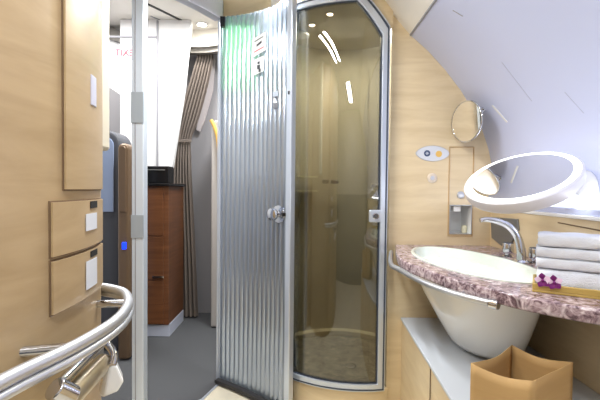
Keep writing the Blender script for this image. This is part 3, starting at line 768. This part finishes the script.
# round button under it
s = U(432, 178, YW)
wb = thing('wall_button', (s.x, YW, s.z), 'small round translucent button on the wood wall under the oval plate', 'button')
B().lathe([(.023, 0), (.023, .003), (.019, .006), (.015, .0065)], (s.x, YW, s.z), (0, -1, 0)).go('ring', mat('beige_button', (222, 208, 190), .3), wb, smooth=True)
B().lathe([(.010, .0065), (.009, .0085)], (s.x, YW, s.z), (0, -1, 0)).go('centre', M['brushed'], wb)

# ------------------------------------------------------------------ round shaving mirror
c0 = U(466.5, 121.5, 1.76)
n0 = Vector((-.62, -.78, .0)).normalized(); n0 = Vector((-.93, -.36, 0)).normalized()
vdir = -Vector((c0.x, c0.y, 0)).normalized()
ang = math.radians(40); n0 = Matrix.Rotation(-math.radians(47), 3, 'Z') @ vdir; n0 = (n0+Vector((0, 0, -.05))).normalized()
sm = thing('shaving_mirror', c0, 'small round shaving mirror in a thin chrome ring on an arm', 'mirror')
r = .088
qd = Vector((0, 0, 1)).rotation_difference(n0)
def circ3(cen, q, a, b, h=0, n=48, ph=0): return [cen + q @ Vector((a*math.cos(2*math.pi*i/n), b*math.sin(2*math.pi*i/n), h)) for i in range(n)]
B().prism(circ3(c0, qd, r*.97, r*.97, -.003), n0*.006).go('mirror_glass', M['mirror'], sm)
cc_ = circ3(c0, qd, r, r); B().tube(cc_+[cc_[0]], .0042, 10, cap=False).go('ring', M['chrome'], sm, smooth=True)
hs = U(483, 110, 1.76); B().tube(smooth_path([c0-n0*.004, c0-n0*.02+Vector((.04, 0, .02)), hs]), .005, 10).go('arm', M['chrome'], sm, smooth=True)
hw = slope_at(486, 108) or hs
B().tube([hs, hs+Vector((.03, .0, .03))], .009, 14).go('swivel', M['chrome'], sm, smooth=True, bevel=.001)

# ------------------------------------------------------------------ lit oval mirror
mc = U(519.5, 174, 1.20)
v_ = -mc.normalized()
phi = math.radians(13)
right = Vector((-v_.y, v_.x, 0)).normalized()
if right.x < 0: right = -right
upv = v_.cross(right); 
if upv.z < 0: upv = -upv
maj = right*math.cos(phi)+upv*math.sin(phi); ups = -right*math.sin(phi)+upv*math.cos(phi)
TH = math.radians(76)
nm = v_*math.cos(TH)+ups*math.sin(TH)
mnr = nm.cross(maj).normalized()
A_, B__ = .157, .27
def me_(k, h, dk=0, n=72): return [mc + maj*((A_+dk)*k*math.cos(2*math.pi*i/n)) + mnr*((B__+dk)*k*math.sin(2*math.pi*i/n)) + nm*h for i in range(n)]
lm = thing('lit_mirror', mc, 'large tilted oval mirror with glowing white ring and white rim', 'mirror')
B().loft([me_(1, -.034, -.03), me_(1, -.032, -.006), me_(1, -.026, 0), me_(1, -.004, .002), me_(1, .0, -.001), me_(1, .001, -.005), me_(1, 0, -.006)], True, False).go('housing', mat('soft_white_rim', (214, 214, 222), .35), lm, smooth=True)
B().loft([me_(1, .0012, -.005), me_(1, .003, -.007), me_(1, .003, -.022), me_(1, .0012, -.024), me_(1, -.002, -.024), me_(1, -.002, -.005), me_(1, .0012, -.005)]).go('light_ring', M['lit'], lm, smooth=True)
B().prism(me_(1, -.002, -.0238), nm*.0035).go('mirror_glass', M['mirror'], lm)
# wall mount behind
wm = U(572, 196, 1.24)
B().tube([mc-nm*.02, Vector((XS-.03, mc.y+.03, wm.z-.01))], .015, 14).go('arm', M['white'], lm, smooth=True)
B().lathe([(.062, 0), (.060, .012), (.048, .03), (.025, .04), (.0, .042)], (XS+.002, U(570, 194, 1.25).y, U(572, 190, 1.25).z), (-1, 0, 0)).go('wall_mount', M['white'], lm, smooth=True)

# ------------------------------------------------------------------ tray, towels, orchid
ta = UZ(534, 292, Zc); tb_ = UZ(600, 300, Zc)
base = Vector((ta.x, ta.y, 0)); dx = Vector((tb_.x-ta.x, tb_.y-ta.y, 0)).normalized(); dy = Vector((-dx.y, dx.x, 0))
if dy.y < 0: dy = -dy
def obx(u0, u1, w0, w1, z0, z1):
    P = [base+dx*u+dy*w_ for u, w_ in ((u0, w0), (u1, w0), (u1, w1), (u0, w1))]
    return [Vector((p.x, p.y, z0)) for p in P], (0, 0, z1-z0)
tr_ = thing('towel_tray', base+Vector((.07, .06, Zc)), 'low gold tray under the white towels at the counter edge', 'tray')
B().prism(*obx(-.004, .185, 0, .13, Zc+.0005, Zc+.006)).go('tray_base', M['gold'], tr_, bevel=.001)
for (u0, u1, w0, w1) in ((-.004, .185, 0, .006), (-.004, .185, .124, .13), (-.004, .002, .006, .124), (.179, .185, .006, .124)):
    B().prism(*obx(u0, u1, w0, w1, Zc+.006, Zc+.022)).go('rim', M['gold'], tr_, bevel=.002)
def towel(u0, u1, z0, z1, layers, label, seed):
    t = thing('folded_towel', base+dx*((u0+u1)/2)+dy*.06+Vector((0, 0, z0)), label, 'towel', 'stack of white towels on the tray')
    rnd = random.Random(seed); h = (z1-z0)/layers
    def fold(i0):
        z = z0+h*i0; ring = []
        n = 22; secs = []
        for s_i in range(13):
            uu = u0+(u1-u0)*s_i/12; k = 1-.12*(abs(s_i-6)/6)**8
            sec = []
            for j in range(n):
                a = 2*math.pi*j/n; ca, sa = math.cos(a), math.sin(a)
                ww = math.copysign(abs(ca)**.35, ca)*.052*(1 if s_i not in (0, 12) else .93); zz = math.copysign(abs(sa)**.45, sa)*h*(.5 if layers == 1 else .535)*k
                wob = .0018*math.sin(uu*90+j*.8+seed)
                p = base+dx*(uu+.0015*math.sin(j+seed))+dy*(.064+ww+wob); sec.append((p.x, p.y, z+h/2+zz+wob*.5*(1 if sa > 0 else 0)))
            secs.append(sec)
        return secs
    for i in range(layers):
        b = B(); b.loft(fold(i), True, True); o = b.go('fold', M['towel'], t, smooth=True)
    return t
zt0 = Zc+.0065
zA = U(560, 290, base.y+.01).z
z1_, z2_, z3_ = U(560, 277, .9).z, U(560, 252, .92).z, U(560, 237.5, .92).z
towel(.006, .150, zt0, z1_, 1, 'white folded towel at the bottom of the stack, behind the orchid', 1)
towel(.003, .140, z1_+.0006, z2_, 2, 'thick white towel folded double in the middle of the stack', 2)
towel(.006, .145, z2_+.0006, z3_, 1, 'white folded towel on top of the stack', 3)

oc = base+dx*.018+dy*.0+Vector((0, 0, Zc+.033)); oc2 = base+dx*.042+dy*.0+Vector((0, 0, Zc+.031))
def orchid(cen, label, sc_):
    t = thing('orchid_bloom', cen, label, 'flower', 'orchid blooms on the tray')
    for k in range(5):
        a = math.radians(90+72*k+10); d = dx*math.cos(a)+Vector((0, 0, 1))*math.sin(a); s = Vector((0, 0, 1))*math.cos(a)-dx*math.sin(a)
        L = .013*sc_; Wd = .006*sc_
        rings = []
        for q in range(7):
            f_ = q/6; w_ = Wd*math.sin(math.pi*(.12+.86*f_)); c_ = cen+d*(L*f_+.001)-dy*(.004*math.sin(f_*2.2))
            rings.append([c_+s*w_-dy*.0015, c_+dy*.0006, c_-s*w_-dy*.0015, c_-dy*.0014])
        B().loft(rings, True, True).go('petal', M['orchid'] if k in (0, 2, 3) else M['orchidw'], t, smooth=True)
    B().lathe([(.001, 0), (.0035, .002), (.003, .006), (.0005, .008)], cen-dy*.002, -dy).go('lip', M['orchid'], t, smooth=True)
    B().tube([cen+dy*.002, cen+Vector((.004, 0, -.012))+dy*.003], .0012, 8).go('stem', M['leaf'], t)
orchid(oc-dy*.004, 'purple orchid bloom at the left end of the gold tray', 1.35)
orchid(oc2-dy*.004, 'purple and pink orchid bloom, right of the other bloom', 1.35)

# ------------------------------------------------------------------ kraft bag on the bench
zb = -.395
k1, k2, k3, k4 = UZ(471, 363, zb), UZ(512, 345, zb), UZ(573, 362, zb), UZ(533, 381, zb)
bg = thing('paper_bag', (k1+k3)/2+Vector((0, 0, -.59-zb)), 'open kraft paper bag standing on the grey bench', 'bag')
cen = (k1+k2+k3+k4)/4
def side(a, c, dip, name):
    a = Vector(a); c = Vector(c); rows = []
    for i in range(13):
        u = i/12; p = a.lerp(c, u); zt_ = zb-dip*math.sin(math.pi*u)
        inn = (cen-p); inn.z = 0
        col_ = []
        for j in range(9):
            t = j/8; z = -.588+(zt_+.588)*t
            off = inn.normalized()*(.006*math.sin(math.pi*u)*t)
            col_.append(Vector((p.x, p.y, z))+off+inn*.05*(1-t)*0)
        rows.append(col_)
    o = B().loft(rows, closed=False).go(name, M['kraft'], bg, smooth=True)
    md = o.modifiers.new('s', 'SOLIDIFY'); md.thickness = .0012; md.offset = 0
side(k1, k4, .012, 'front_side'); side(k4, k3, .006, 'gusset_side'); side(k3, k2, .010, 'back_side'); side(k2, k1, .008, 'gusset_side')
B().prism([(p.x, p.y, -.589) for p in (k1, k4, k3, k2)], (0, 0, .001)).go('bottom', M['kraft'], bg)

# ------------------------------------------------------------------ lights
def area(name, loc, size, sizey, energy, colr, rot=(0, 0, 0), shape='RECTANGLE'):
    L = bpy.data.lights.new(name, 'AREA'); L.shape = shape; L.size = size; L.size_y = sizey; L.energy = energy; L.color = colr
    o = bpy.data.objects.new(name, L); C.objects.link(o); o.location = (loc[0], loc[1], loc[2]+H); o.rotation_euler = rot; return o
for x_, y_, l_, e_ in ((-.29, 1.2, .6, 9), (-.20, 1.2, .6, 9), (-.16, -.1, .8, 9), (-.07, -.1, .8, 9)):
    area('ceiling_strip_light', (x_, y_, CE-.005), .03, l_, e_, (.96, .98, 1))
area('added_door_top_fill', (-.13, 1.99, .93), .08, .08, 14, (.97, .98, 1), shape='DISK')  # added light without a fixture, brightens the upper fluted door from behind
area('added_ledge_fill', (XS-.02, .9, -.06), .03, 1.6, 2, (.9, .93, 1), (0, math.radians(160), 0))  # added wash along the ledge that whitens the foot of the slope
area('cabin_light', (-1.3, 2.4, CC-.02), .8, .6, 19, (1, .99, .98))
area('added_cabin_fill_left', (-1.75, 2.75, CC-.02), .3, .3, 9, (1, .99, .98))  # extra fill added to lift the dim white lining left of the post
area('added_door_backlight', (-.32, 2.65, CC-.02), .3, .3, 26, (.96, .98, 1))  # unseen light added to shine through the top of the fluted glass
area('added_shower_fill', (.24, 2.2, CE-.015), .3, .3, 10, (1, .98, .94), shape='DISK')  # broad fill added beside the two spots to even out the stall
w = bpy.data.worlds.new('world'); S.world = w; w.use_nodes = True
w.node_tree.nodes['Background'].inputs[0].default_value = (.8, .85, 1, 1); w.node_tree.nodes['Background'].inputs[1].default_value = .4
S.view_settings.view_transform = 'Standard'; S.view_settings.look = 'None'; S.view_settings.gamma = 1; S.view_settings.use_curve_mapping = False
S.view_settings.exposure = 0.12
S.cycles.max_bounces = 12; S.cycles.transparent_max_bounces = 12; S.cycles.use_denoising = True
S.cycles.caustics_reflective = False; S.cycles.caustics_refractive = False; S.cycles.sample_clamp_indirect = 6
